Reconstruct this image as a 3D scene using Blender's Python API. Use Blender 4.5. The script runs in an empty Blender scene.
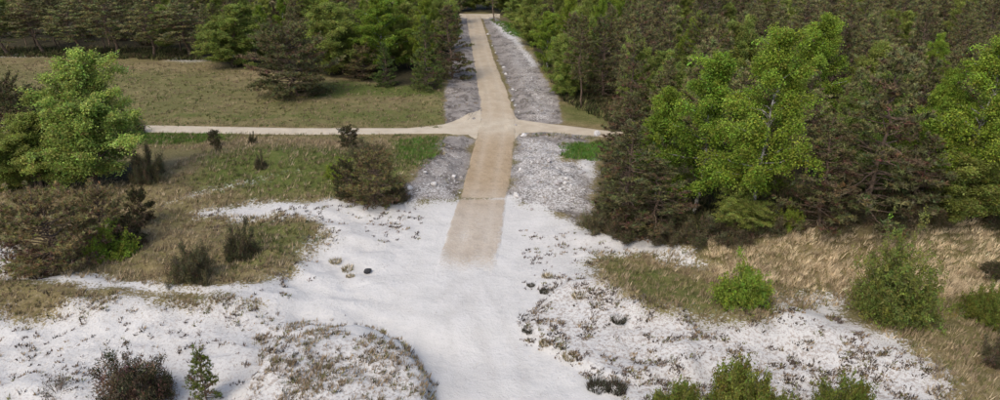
import bpy, math
import numpy as np

# ------------------------------------------------------------------ camera, sky, sun, exposure
H_CAM = 24.0
F_PX = 680.0                       # focal length in pixels of a 1000 px wide picture
PITCH = math.atan(290.0 / F_PX)    # the horizon lies 290 px above the picture centre
SUN_EL, SUN_AZ = math.radians(52), math.radians(215)   # azimuth clockwise from +Y
scn = bpy.context.scene
cam_d = bpy.data.cameras.new('camera')
cam_d.sensor_width = 36.0
cam_d.lens = F_PX / 1000.0 * 36.0
cam_d.clip_end = 6000.0
cam = bpy.data.objects.new('camera', cam_d)
scn.collection.objects.link(cam)
cam.location = (0, 0, H_CAM)
cam.rotation_euler = (math.pi / 2 - PITCH, 0, 0)
scn.camera = cam

world = bpy.data.worlds.new('World')
scn.world = world
world.use_nodes = True
wn = world.node_tree.nodes
wl = world.node_tree.links
bg = wn['Background']
sky = wn.new('ShaderNodeTexSky')
sky.sky_type = 'NISHITA'
sky.sun_disc = False
sky.sun_elevation = SUN_EL
sky.sun_rotation = SUN_AZ
sky.dust_density = 4.0
sky.air_density = 1.0
sky.ozone_density = 1.0
wl.new(sky.outputs[0], bg.inputs[0])
bg.inputs[1].default_value = 0.15

sun_d = bpy.data.lights.new('sun', 'SUN')
sun_d.energy = 1.0
sun_d.angle = math.radians(25)
sun_d.color = (1.0, 0.93, 0.82)
sun = bpy.data.objects.new('sun', sun_d)
scn.collection.objects.link(sun)
sun.rotation_euler = (math.pi / 2 - SUN_EL, 0, math.pi - SUN_AZ)

scn.view_settings.view_transform = 'Standard'
scn.view_settings.look = 'None'
scn.view_settings.exposure = 0.65
scn.view_settings.gamma = 1.0
scn.render.engine = 'CYCLES'
scn.cycles.max_bounces = 8
scn.cycles.diffuse_bounces = 5
scn.cycles.transmission_bounces = 3
scn.cycles.use_denoising = True

C = scn.collection
rng = np.random.default_rng(7)
CT, ST = math.cos(PITCH), math.sin(PITCH)


# ------------------------------------------------------------------ numpy noise
def _hash(ix, iy, seed):
    n = (ix.astype(np.int64) * 374761393 + iy.astype(np.int64) * 668265263 + seed * 1442695041) & 0x7fffffff
    n = ((n ^ (n >> 13)) * 1274126177) & 0x7fffffff
    return ((n ^ (n >> 16)) & 0xffff) / 65535.0


def vnoise(x, y, seed=0):
    ix, iy = np.floor(x), np.floor(y)
    fx, fy = x - ix, y - iy
    fx, fy = fx * fx * (3 - 2 * fx), fy * fy * (3 - 2 * fy)
    a, b = _hash(ix, iy, seed), _hash(ix + 1, iy, seed)
    c, d = _hash(ix, iy + 1, seed), _hash(ix + 1, iy + 1, seed)
    return (a * (1 - fx) + b * fx) * (1 - fy) + (c * (1 - fx) + d * fx) * fy


def fbm(x, y, seed=0, octv=4):
    s, a, t = 0.0, 1.0, 0.0
    for k in range(octv):
        s = s + a * vnoise(x * 2 ** k, y * 2 ** k, seed + k * 17)
        t += a
        a *= 0.5
    return s / t


# ------------------------------------------------------------------ pixels -> ground
def ray(px, py):
    dx, dv = (px - 500.0) / F_PX, (py - 200.0) / F_PX
    return np.array([dx, CT - dv * ST, -ST - dv * CT])


def flat(px, py, z=0.0):
    d = ray(px, py)
    t = (z - H_CAM) / d[2]
    return np.array([d[0] * t, d[1] * t])


def proj(x, y, z):
    zc = y * CT - (z - H_CAM) * ST
    return 500 + F_PX * x / zc, 200 + F_PX * (-(y * ST + (z - H_CAM) * CT)) / zc


ROAD_MID = np.array([flat(*p) for p in ((466, 300), (468, 276), (481, 197), (497, 135), (500, 110), (490, 60), (473, 15))])
TRACK_MID = np.array([flat(*p) for p in ((-40, 128), (145, 129), (300, 131), (420, 131), (497, 125), (560, 127), (606, 131))])


def polydist(x, y, pts):
    d = np.full(np.shape(x), 1e9)
    for (ax, ay), (bx, by) in zip(pts[:-1], pts[1:]):
        vx, vy = bx - ax, by - ay
        t = np.clip(((x - ax) * vx + (y - ay) * vy) / (vx * vx + vy * vy), 0, 1)
        d = np.minimum(d, np.hypot(x - ax - t * vx, y - ay - t * vy))
    return d


def polysd(x, y, poly):
    """signed distance, positive inside"""
    inside = np.zeros(np.shape(x), bool)
    d = np.full(np.shape(x), 1e9)
    n = len(poly)
    for i in range(n):
        ax, ay = poly[i]
        bx, by = poly[(i + 1) % n]
        vx, vy = bx - ax, by - ay
        t = np.clip(((x - ax) * vx + (y - ay) * vy) / (vx * vx + vy * vy + 1e-12), 0, 1)
        d = np.minimum(d, np.hypot(x - ax - t * vx, y - ay - t * vy))
        cond = ((ay > y) != (by > y)) & (x < (bx - ax) * (y - ay) / (by - ay + 1e-12) + ax)
        inside ^= cond
    return np.where(inside, d, -d)


def smooth(a, b, v):
    t = np.clip((v - a) / (b - a), 0, 1)
    return t * t * (3 - 2 * t)


# relief: (pixel of the summit's footprint, radius across, radius along, turn, height)
BUMPS = [
    (800, 250, 9.5, 3.4, -4, 3.3), (960, 247, 9.5, 3.6, -4, 3.5), (870, 262, 8, 4, 0, 1.0),
    (270, 172, 9, 6, 8, 1.5), (340, 172, 8, 5, -6, 0.9), (120, 190, 10, 6, 0, 1.1),
    (372, 376, 2.6, 3.0, 20, 0.6), (300, 385, 3.4, 3.6, 10, 0.9),
    (90, 305, 10, 2.6, -3, 0.9), (210, 300, 5, 1.8, -4, 0.6), (60, 250, 9, 5, 0, 0.7),
    (640, 300, 6, 3, -25, 0.8), (800, 335, 8, 3.6, -12, 0.8), (330, 225, 6, 4, 0, 0.7), (250, 262, 7, 3, 4, 0.5),
    (560, 195, 3.0, 6, 0, 0.5), (430, 175, 2.4, 6, -8, 0.4), (470, 340, 6, 5, 0, -0.5),
]
_B = [(flat(b[0], b[1]), b[2], b[3], math.radians(b[4]), b[5]) for b in BUMPS]


PLATEAUS = [([(285, 352), (330, 342), (375, 337), (405, 352), (422, 378), (430, 425), (230, 440)], 1.1, 0.35, 5.0),
            ([(524, 324), (545, 345), (580, 362), (612, 380), (700, 372), (690, 322), (600, 286), (556, 290)], 0.35, 0.3, 3.0)]
_PL = [([flat(*q) for q in a], b, c, d) for a, b, c, d in PLATEAUS]


def height(x, y):
    x, y = np.asarray(x, float), np.asarray(y, float)
    z = 0.55 * (fbm(x / 14, y / 14, 3) - 0.5) + 0.34 * (fbm(x / 3.2, y / 3.2, 9, 3) - 0.5)
    for (c, rx, ry, a, hh) in _B:
        dx, dy = x - c[0], y - c[1]
        u, v = dx * math.cos(a) + dy * math.sin(a), -dx * math.sin(a) + dy * math.cos(a)
        z = z + hh * np.exp(-(u / rx) ** 2 - (v / ry) ** 2)
    for poly, hh, lip, fall in _PL:
        sd = polysd(x, y, poly) + 0.9 * (fbm(x / 0.8, y / 0.8, 61, 3) - 0.5)
        z = z + hh * smooth(-lip, lip, sd) * (1 - 0.6 * smooth(0.5, fall, sd))
    hum = smooth(4.5, 10.0, np.abs(x + 1.5)) * smooth(58, 46, y) * smooth(20, 26, y)
    z = z + hum * 1.3 * (fbm(x / 4.2, y / 3.0, 83, 3) - 0.48)
    dune = np.exp(-((y - 44) / 22) ** 2)
    z = z + dune * (0.08 + 0.16 * smooth(3, 9, np.abs(x))) * (fbm(x / 1.1, y / 0.9, 31, 3) - 0.5)
    rd = np.minimum(polydist(x, y, ROAD_MID), polydist(x, y, TRACK_MID))
    w = smooth(2.6, 6.0, rd)
    z = z * w
    # the eroded lip of the mound beside the bare sand
    vg = smooth(2.6, 4.0, rd) * smooth(11.0, 8.0, polydist(x, y, ROAD_MID)) * smooth(54, 60, y) * smooth(180, 165, y)
    z = z + vg * (0.28 + 0.75 * (fbm(x / 1.6, y / 1.6, 91, 4) - 0.5))
    return z


_YS = np.geomspace(14.0, 650.0, 520)


def ground(px, py):
    """where the ray through a pixel first meets the relief"""
    d = ray(px, py)
    if d[2] > -0.02:
        d[2] = -0.02
    t = _YS / d[1]
    x, z = d[0] * t, H_CAM + d[2] * t
    k0 = max(0, int(np.searchsorted(-z, -6.0)) - 1)
    gap = z[k0:] - height(x[k0:], _YS[k0:])
    hit = np.nonzero(gap <= 0)[0]
    if len(hit) == 0 or hit[0] == 0:
        return flat(px, py)
    k = hit[0]
    f = gap[k - 1] / (gap[k - 1] - gap[k])
    tt = t[k0 + k - 1] + f * (t[k0 + k] - t[k0 + k - 1])
    return np.array([d[0] * tt, d[1] * tt])


def gz(x, y):
    return float(height(x, y))


# ------------------------------------------------------------------ zones of the ground
def W(pts):
    return [ground(*p) for p in pts]


# each: (polygon, edge softness in metres, strength)
SAND = [
    (W([(196, 214), (250, 204), (330, 201), (410, 203), (458, 199), (512, 196), (552, 212), (600, 234), (640, 240), (690, 252), (700, 262),
        (640, 252), (608, 252), (588, 262), (600, 280), (640, 305), (690, 318), (760, 322), (800, 300), (835, 298), (850, 318), (890, 335),
        (932, 362), (948, 400), (960, 470), (-40, 470), (-40, 318), (40, 316), (120, 300), (150, 300), (255, 306), (230, 290), (250, 284), (292, 272), (322, 244),
        (330, 232), (300, 216)]), 1.5, 1.0),
    (W([(-60, 232), (12, 236), (24, 252), (14, 264), (-60, 270)]), 0.8, 1.0),
    (W([(-60, 270), (60, 272), (170, 284), (240, 284), (235, 292), (130, 288), (40, 281), (-60, 282)]), 0.8, 0.85),
    (W([(575, 158), (596, 160), (598, 182), (575, 172)]), 0.8, 0.75),
    (W([(500, 148), (545, 152), (548, 168), (505, 172)]), 2.0, 0.52),
    (W([(514, 138), (560, 142), (592, 172), (600, 215), (560, 214), (508, 200)]), 1.5, 0.48),
    (W([(500, 40), (522, 45), (556, 100), (560, 122), (530, 122), (515, 80)]), 1.2, 0.38),
    (W([(490, 20), (503, 23), (522, 40), (540, 66), (530, 66), (512, 44), (494, 28)]), 0.8, 0.62),
    (W([(440, 152), (470, 150), (458, 200), (404, 203), (410, 184)]), 1.5, 0.36),
    (W([(410, 186), (455, 180), (455, 200), (405, 204)]), 2.0, 0.52),
    (W([(165, 55), (205, 57), (207, 63), (160, 62)]), 1.5, 0.5),
    (W([(-40, 52), (50, 53), (50, 58), (-40, 58)]), 1.5, 0.48),
    (W([(780, 296), (806, 300), (800, 330), (770, 330)]), 0.8, 0.8),
    (W([(205, 188), (290, 168), (300, 170), (215, 194), (160, 208), (150, 205)]), 0.6, 0.41),
]
GREEN = [
    (W([(205, 152), (270, 146), (330, 148), (440, 137), (446, 150), (418, 172), (405, 196), (300, 198), (215, 196), (190, 182)]), 2.0, 0.75),
    (W([(392, 140), (444, 138), (438, 156), (420, 168), (398, 160)]), 0.8, 1.0),
    (W([(118, 132), (235, 133), (230, 141), (120, 147)]), 1.2, 0.9),
    (W([(150, 112), (445, 108), (445, 124), (300, 124), (150, 121)]), 3.5, 0.72),
    (W([(-60, 66), (200, 70), (300, 98), (445, 98), (445, 124), (-60, 122)]), 3.0, 0.44),
    (W([(320, 80), (445, 84), (445, 96), (350, 97), (300, 100)]), 2.5, 0.8),
    (W([(558, 143), (612, 141), (612, 160), (562, 160)]), 0.5, 1.0),
    (W([(552, 100), (620, 108), (620, 128), (562, 122)]), 1.0, 0.55),
    (W([(596, 252), (640, 262), (715, 285), (725, 318), (650, 306), (612, 280)]), 1.0, 0.6),
    (W([(230, 225), (318, 222), (322, 240), (280, 268), (225, 280)]), 1.2, 0.55),
    (W([(488, 19), (512, 22), (530, 42), (508, 34)]), 1.0, 1.0),
    (W([(250, 365), (300, 360), (310, 400), (240, 400)]), 0.8, 0.5),
]
GREY = [
    (W([(462, 14), (467, 15), (486, 100), (488, 120), (446, 126), (446, 92), (454, 50)]), 0.6, 1.0),
    (W([(476, 137), (458, 199), (403, 203), (409, 182), (440, 152), (430, 137)]), 1.4, 1.0),
    (W([(482, 15), (500, 20), (533, 58), (558, 98), (563, 124), (516, 124), (513, 100)]), 0.6, 1.0),
    (W([(516, 128), (600, 136), (575, 142), (562, 148), (565, 160), (592, 170), (598, 216), (574, 224), (545, 208), (506, 200)]), 1.6, 1.0),
]
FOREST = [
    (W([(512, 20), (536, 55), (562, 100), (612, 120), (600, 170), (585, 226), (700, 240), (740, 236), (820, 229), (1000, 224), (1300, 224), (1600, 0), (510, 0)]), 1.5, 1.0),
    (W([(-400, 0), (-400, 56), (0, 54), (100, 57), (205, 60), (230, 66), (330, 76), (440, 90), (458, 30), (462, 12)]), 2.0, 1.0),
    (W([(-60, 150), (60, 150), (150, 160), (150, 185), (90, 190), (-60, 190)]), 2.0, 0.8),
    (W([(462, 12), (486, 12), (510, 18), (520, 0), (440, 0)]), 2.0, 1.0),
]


def zone(x, y, polys):
    m = np.zeros(np.shape(x))
    for poly, soft, s in polys:
        sd = polysd(x, y, poly) + 1.6 * soft * (fbm(x / 1.7, y / 1.7, 41, 4) - 0.5)
        m = np.maximum(m, s * smooth(-1.6 * soft, 1.6 * soft, sd))
    return m


# ------------------------------------------------------------------ mesh helpers
def mesh_np(name, verts, faces, material, attrs=None, smooth_shade=False):
    """faces: (N, k) array, or a list of such arrays with different k"""
    if not isinstance(faces, list):
        faces = [faces]
    me = bpy.data.meshes.new(name)
    verts = np.ascontiguousarray(verts, np.float32)
    me.vertices.add(len(verts))
    me.vertices.foreach_set('co', verts.ravel())
    loops = np.concatenate([f.ravel() for f in faces]).astype(np.int32)
    sizes = np.concatenate([np.full(len(f), f.shape[1]) for f in faces])
    starts = np.concatenate([[0], np.cumsum(sizes)[:-1]]).astype(np.int32)
    me.loops.add(len(loops))
    me.loops.foreach_set('vertex_index', loops)
    me.polygons.add(len(starts))
    me.polygons.foreach_set('loop_start', starts)
    for k, v in (attrs or {}).items():
        v = np.asarray(v, np.float32)
        if v.ndim == 1:
            a = me.attributes.new(k, 'FLOAT', 'POINT')
            a.data.foreach_set('value', v)
        else:
            a = me.attributes.new(k, 'FLOAT_COLOR', 'POINT')
            if v.shape[1] == 3:
                v = np.concatenate([v, np.ones((len(v), 1), np.float32)], 1)
            a.data.foreach_set('color', np.ascontiguousarray(v).ravel())
    me.update(calc_edges=True)
    if smooth_shade:
        me.polygons.foreach_set('use_smooth', np.ones(len(starts), bool))
    me.materials.append(material)
    return me


def link(name, me, parent=None, loc=(0, 0, 0), rz=0.0, scale=(1, 1, 1)):
    o = bpy.data.objects.new(name, me)
    C.objects.link(o)
    o.location = loc
    o.rotation_euler = (0, 0, rz)
    o.scale = scale
    o.parent = parent
    return o


def tag(o, label=None, cat=None, group=None, kind=None):
    if label:
        o['label'] = label
    if cat:
        o['category'] = cat
    if group:
        o['group'] = group
    if kind:
        o['kind'] = kind
    return o


# ------------------------------------------------------------------ materials
def new_mat(name):
    m = bpy.data.materials.new(name)
    m.use_nodes = True
    nt = m.node_tree
    for n in list(nt.nodes):
        nt.nodes.remove(n)
    return m, nt


class NT:
    def __init__(s, nt):
        s.nt = nt

    def n(s, t, **kw):
        nd = s.nt.nodes.new(t)
        for k, v in kw.items():
            setattr(nd, k, v)
        return nd

    def put(s, sock, v):
        if isinstance(v, bpy.types.NodeSocket):
            s.nt.links.new(v, sock)
        else:
            sock.default_value = v if not isinstance(v, tuple) or len(v) != 3 or sock.type == 'VECTOR' else (*v, 1)

    def math(s, op, a, b=0.0, clamp=False):
        nd = s.n('ShaderNodeMath', operation=op, use_clamp=clamp)
        s.put(nd.inputs[0], a)
        s.put(nd.inputs[1], b)
        return nd.outputs[0]

    def noise(s, vec, scale, detail=4, rough=0.55, dist=0.0):
        nd = s.n('ShaderNodeTexNoise')
        s.put(nd.inputs['Vector'], vec)
        nd.inputs['Scale'].default_value = scale
        nd.inputs['Detail'].default_value = detail
        nd.inputs['Roughness'].default_value = rough
        nd.inputs['Distortion'].default_value = dist
        return nd.outputs['Fac']

    def ramp(s, f, lo, hi):
        nd = s.n('ShaderNodeMapRange', interpolation_type='SMOOTHSTEP')
        s.put(nd.inputs['Value'], f)
        nd.inputs['From Min'].default_value = lo
        nd.inputs['From Max'].default_value = hi
        return nd.outputs[0]

    def mix(s, f, a, b):
        nd = s.n('ShaderNodeMix', data_type='RGBA')
        s.put(nd.inputs[0], f)
        s.put(nd.inputs[6], a)
        s.put(nd.inputs[7], b)
        return nd.outputs[2]

    def attr(s, name, out='Fac'):
        nd = s.n('ShaderNodeAttribute', attribute_name=name)
        return nd.outputs[out]


def terrain_material(name, road=False):
    m, nt = new_mat(name)
    g = NT(nt)
    pos = g.n('ShaderNodeNewGeometry').outputs['Position']
    big = g.noise(pos, 0.12, 4)
    mid = g.noise(pos, 0.55, 5, 0.6)
    fine = g.noise(pos, 2.6, 5, 0.65)
    grit = g.noise(pos, 9.0, 4, 0.7)
    flek = g.noise(pos, 4.6, 6, 0.72)
    # dry meadow and heath
    c = g.mix(g.ramp(mid, 0.35, 0.65), (0.185, 0.148, 0.066), (0.31, 0.255, 0.122))
    c = g.mix(g.math('MULTIPLY', g.ramp(big, 0.45, 0.6), 0.7), c, (0.15, 0.145, 0.048))
    c = g.mix(g.math('MULTIPLY', g.ramp(fine, 0.45, 0.75), 0.55), c, (0.34, 0.27, 0.165))
    c = g.mix(g.math('MULTIPLY', g.ramp(flek, 0.50, 0.60), 0.65), c, (0.36, 0.29, 0.17))
    c = g.mix(g.math('MULTIPLY', g.ramp(grit, 0.52, 0.62), 0.75), c, (0.095, 0.075, 0.042))

    def edge(att, amt, w=0.12, tex=None):
        mix_n = g.math('ADD', g.math('MULTIPLY', flek, 0.7), g.math('MULTIPLY', grit, 0.5)) if tex is None else tex
        v = g.math('ADD', g.attr(att), g.math('MULTIPLY', g.math('SUBTRACT', mix_n, 0.6), amt))
        return g.ramp(v, 0.5 - w, 0.5 + w)
    # green turf
    gc = g.mix(g.ramp(fine, 0.35, 0.65), (0.085, 0.12, 0.026), (0.14, 0.16, 0.045))
    lush = g.mix(g.ramp(fine, 0.35, 0.65), (0.065, 0.145, 0.025), (0.10, 0.19, 0.036))
    gc = g.mix(g.ramp(g.attr('m_green'), 0.82, 0.97), gc, lush)
    c = g.mix(edge('m_green', 2.2, 0.25), c, gc)
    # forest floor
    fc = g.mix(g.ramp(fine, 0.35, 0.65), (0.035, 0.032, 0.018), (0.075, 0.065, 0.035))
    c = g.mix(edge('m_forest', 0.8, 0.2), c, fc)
    # grey broken ground
    grey = g.mix(g.ramp(mid, 0.35, 0.62), (0.155, 0.136, 0.124), (0.40, 0.365, 0.335))
    grey = g.mix(g.ramp(fine, 0.46, 0.64), grey, (0.29, 0.26, 0.235))
    grey = g.mix(g.math('MULTIPLY', g.ramp(fine, 0.54, 0.64), 0.75), grey, (0.56, 0.53, 0.50))
    grey = g.mix(g.math('MULTIPLY', g.ramp(grit, 0.54, 0.68), 0.8), grey, (0.10, 0.087, 0.076))
    c = g.mix(edge('m_grey', 1.6, 0.12), c, grey)
    # white sand
    sand = g.mix(g.ramp(mid, 0.3, 0.7), (0.70, 0.69, 0.67), (0.78, 0.77, 0.75))
    sand = g.mix(g.math('MULTIPLY', g.ramp(big, 0.5, 0.7), 0.35), sand, (0.58, 0.562, 0.545))
    sand = g.mix(g.math('MULTIPLY', g.attr('m_tyre'), 0.4), sand, (0.56, 0.535, 0.505))
    sp = g.attr('m_speck')
    sand = g.mix(g.math('MULTIPLY', g.ramp(g.math('ADD', flek, g.math('MULTIPLY', sp, 0.08)), 0.56, 0.66), g.math('MULTIPLY', sp, 0.7)), sand, (0.36, 0.30, 0.25))
    sand = g.mix(g.math('MULTIPLY', g.ramp(grit, 0.56, 0.72), g.math('ADD', g.math('MULTIPLY', sp, 0.8), 0.10)), sand, (0.20, 0.165, 0.145))
    c = g.mix(edge('m_sand', 2.6, 0.14), c, sand)
    if road:
        tan = g.mix(g.ramp(mid, 0.3, 0.7), (0.44, 0.335, 0.215), (0.53, 0.415, 0.28))
        wear = g.attr('m_wheel')
        tan = g.mix(g.math('MULTIPLY', wear, 0.5), tan, (0.60, 0.50, 0.38))
        tan = g.mix(g.math('MULTIPLY', g.ramp(fine, 0.5, 0.72), 0.55), tan, (0.33, 0.245, 0.155))
        tan = g.mix(g.math('MULTIPLY', g.ramp(grit, 0.55, 0.75), 0.5), tan, (0.60, 0.53, 0.44))
        pale = g.mix(g.ramp(mid, 0.3, 0.7), (0.62, 0.54, 0.42), (0.72, 0.645, 0.52))
        tan = g.mix(g.attr('m_pale'), tan, pale)
        tan = g.mix(g.attr('m_dust'), tan, sand)
        c = g.mix(edge('m_road', 1.5, 0.30), c, tan)
    c = g.mix(1.0, c, c)
    c.node.blend_type = 'MULTIPLY'
    g.nt.links.remove(c.node.inputs[7].links[0])
    c.node.inputs[7].default_value = (0.628, 0.628, 0.622, 1)
    bs = g.n('ShaderNodeBsdfPrincipled')
    bs.inputs['Roughness'].default_value = 0.95
    bs.inputs['Specular IOR Level'].default_value = 0.1
    g.put(bs.inputs['Base Color'], c)
    bmp = g.n('ShaderNodeBump')
    bmp.inputs['Strength'].default_value = 1.0
    bmp.inputs['Distance'].default_value = 0.25
    hgt = g.math('ADD', g.math('ADD', g.math('MULTIPLY', mid, 0.9), g.math('MULTIPLY', fine, 0.25)), g.math('MULTIPLY', grit, 0.16))
    g.put(bmp.inputs['Height'], hgt)
    g.put(bs.inputs['Normal'], bmp.outputs[0])
    out = g.n('ShaderNodeOutputMaterial')
    g.put(out.inputs[0], bs.outputs[0])
    return m


def leaf_material(name, transl=0.35, var=0.35):
    m, nt = new_mat(name)
    g = NT(nt)
    col = g.attr('col', 'Color')
    hsv = g.n('ShaderNodeHueSaturation')
    g.put(hsv.inputs['Color'], col)
    if var:      # the object's own tone: red channel = brightness, green = hue
        sep = g.n('ShaderNodeSeparateColor')
        g.put(sep.inputs[0], g.n('ShaderNodeObjectInfo').outputs['Color'])
        g.put(hsv.inputs['Value'], sep.outputs[0])
        g.put(hsv.inputs['Hue'], sep.outputs[1])
    d = g.n('ShaderNodeBsdfDiffuse')
    t = g.n('ShaderNodeBsdfTranslucent')
    g.put(d.inputs[0], hsv.outputs[0])
    g.put(t.inputs[0], hsv.outputs[0])
    mx = g.n('ShaderNodeMixShader')
    mx.inputs[0].default_value = transl
    g.put(mx.inputs[1], d.outputs[0])
    g.put(mx.inputs[2], t.outputs[0])
    out = g.n('ShaderNodeOutputMaterial')
    g.put(out.inputs[0], mx.outputs[0])
    return m


def bark_material(name, a, b, scale):
    m, nt = new_mat(name)
    g = NT(nt)
    tc = g.n('ShaderNodeTexCoord').outputs['Object']
    mp = g.n('ShaderNodeMapping')
    mp.inputs['Scale'].default_value = (1, 1, 0.6)
    g.put(mp.inputs[0], tc)
    nz = g.noise(mp.outputs[0], scale, 4, 0.6)
    bs = g.n('ShaderNodeBsdfPrincipled')
    bs.inputs['Roughness'].default_value = 0.9
    g.put(bs.inputs['Base Color'], g.mix(g.ramp(nz, 0.45, 0.6), a, b))
    out = g.n('ShaderNodeOutputMaterial')
    g.put(out.inputs[0], bs.outputs[0])
    return m


def stone_material(name, a, b):
    m, nt = new_mat(name)
    g = NT(nt)
    tc = g.n('ShaderNodeTexCoord').outputs['Object']
    nz = g.noise(tc, 5.0, 5, 0.65)
    bs = g.n('ShaderNodeBsdfPrincipled')
    bs.inputs['Roughness'].default_value = 0.85
    g.put(bs.inputs['Base Color'], g.mix(g.ramp(nz, 0.35, 0.65), a, b))
    bmp = g.n('ShaderNodeBump')
    bmp.inputs['Distance'].default_value = 0.05
    g.put(bmp.inputs['Height'], nz)
    g.put(bs.inputs['Normal'], bmp.outputs[0])
    out = g.n('ShaderNodeOutputMaterial')
    g.put(out.inputs[0], bs.outputs[0])
    return m


M_GROUND = terrain_material('ground')
M_ROAD = terrain_material('sandy_road', True)
M_LEAF = leaf_material('broad_leaves', 0.4, 0.22)
M_NEEDLE = leaf_material('needles', 0.2, 0.36)
M_GRASS = leaf_material('grass_blades', 0.3, 0.0)
M_PINE_BARK = bark_material('pine_bark', (0.085, 0.06, 0.042), (0.17, 0.115, 0.078), 6)
M_BIRCH_BARK = bark_material('birch_bark', (0.10, 0.09, 0.08), (0.48, 0.46, 0.42), 3)
M_STONE = stone_material('pale_stone', (0.36, 0.345, 0.33), (0.60, 0.59, 0.575))
M_BLACK = stone_material('black_stone', (0.010, 0.010, 0.011), (0.03, 0.03, 0.032))
M_GREYSTONE = stone_material('grey_stone', (0.20, 0.18, 0.175), (0.42, 0.40, 0.39))

# ------------------------------------------------------------------ ground sheet
SPECK = [
    (W([(560, 272), (605, 275), (700, 318), (780, 318), (850, 318), (950, 372), (960, 420), (640, 420), (600, 372), (530, 340), (520, 325)]), 0.8, 1.0),
    (W([(280, 345), (330, 340), (375, 335), (405, 355), (425, 400), (430, 440), (220, 440), (250, 380)]), 0.5, 1.0),
    (W([(-60, 290), (120, 296), (290, 300), (300, 345), (200, 350), (100, 330), (-60, 335)]), 1.0, 0.7),
    (W([(190, 212), (300, 216), (420, 202), (420, 240), (330, 250), (300, 262), (290, 300), (240, 300)]), 1.5, 0.5),
    (W([(60, 330), (300, 330), (280, 420), (-60, 420), (-60, 330)]), 1.5, 0.62),
    (W([(520, 230), (560, 220), (640, 240), (690, 256), (600, 262), (560, 300), (530, 290)]), 1.0, 0.45),
]


TYRES = [np.array(W([(463, 285), (460, 320), (470, 360), (490, 420)])), np.array(W([(468, 285), (440, 310), (390, 300), (330, 262), (320, 245)])),
         np.array(W([(472, 285), (490, 320), (510, 370), (505, 430)]))]


def ground_attrs(x, y):
    tyre = np.zeros(np.shape(x))
    for path in TYRES:
        tyre = np.maximum(tyre, np.exp(-((polydist(x, y, path) - 0.85) / 0.22) ** 2))
    tyre = tyre * (0.3 + 0.7 * fbm(x / 2, y / 2, 95, 3)) * smooth(56, 46, y)
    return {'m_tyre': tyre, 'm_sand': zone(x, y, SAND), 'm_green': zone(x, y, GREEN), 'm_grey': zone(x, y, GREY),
            'm_forest': zone(x, y, FOREST), 'm_speck': zone(x, y, SPECK)}


def axis(parts):
    out = []
    for a, b, s in parts:
        out.append(np.arange(a, b, s))
    return np.concatenate(out + [[parts[-1][1]]])


xs_half = axis([(0, 40, 0.3), (40, 75, 0.6), (75, 130, 2.0), (130, 400, 15), (400, 3000, 200)])
xs = np.concatenate([-xs_half[:0:-1], xs_half])
ys = axis([(-600, 0, 60), (0, 24, 3), (24, 70, 0.27), (70, 110, 0.5), (110, 190, 1.2), (190, 400, 10), (400, 4000, 200)])
GX, GY = np.meshgrid(xs, ys)
nx, ny = len(xs), len(ys)
gxr, gyr = GX.ravel(), GY.ravel()
idx = np.arange(nx * ny).reshape(ny, nx)
quads = np.stack([idx[:-1, :-1], idx[:-1, 1:], idx[1:, 1:], idx[1:, :-1]], -1).reshape(-1, 4)
gv = np.stack([gxr, gyr, height(gxr, gyr)], 1)
me = mesh_np('ground', gv, quads, M_GROUND, ground_attrs(gxr, gyr), True)
tag(link('ground', me), kind='structure')


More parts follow.
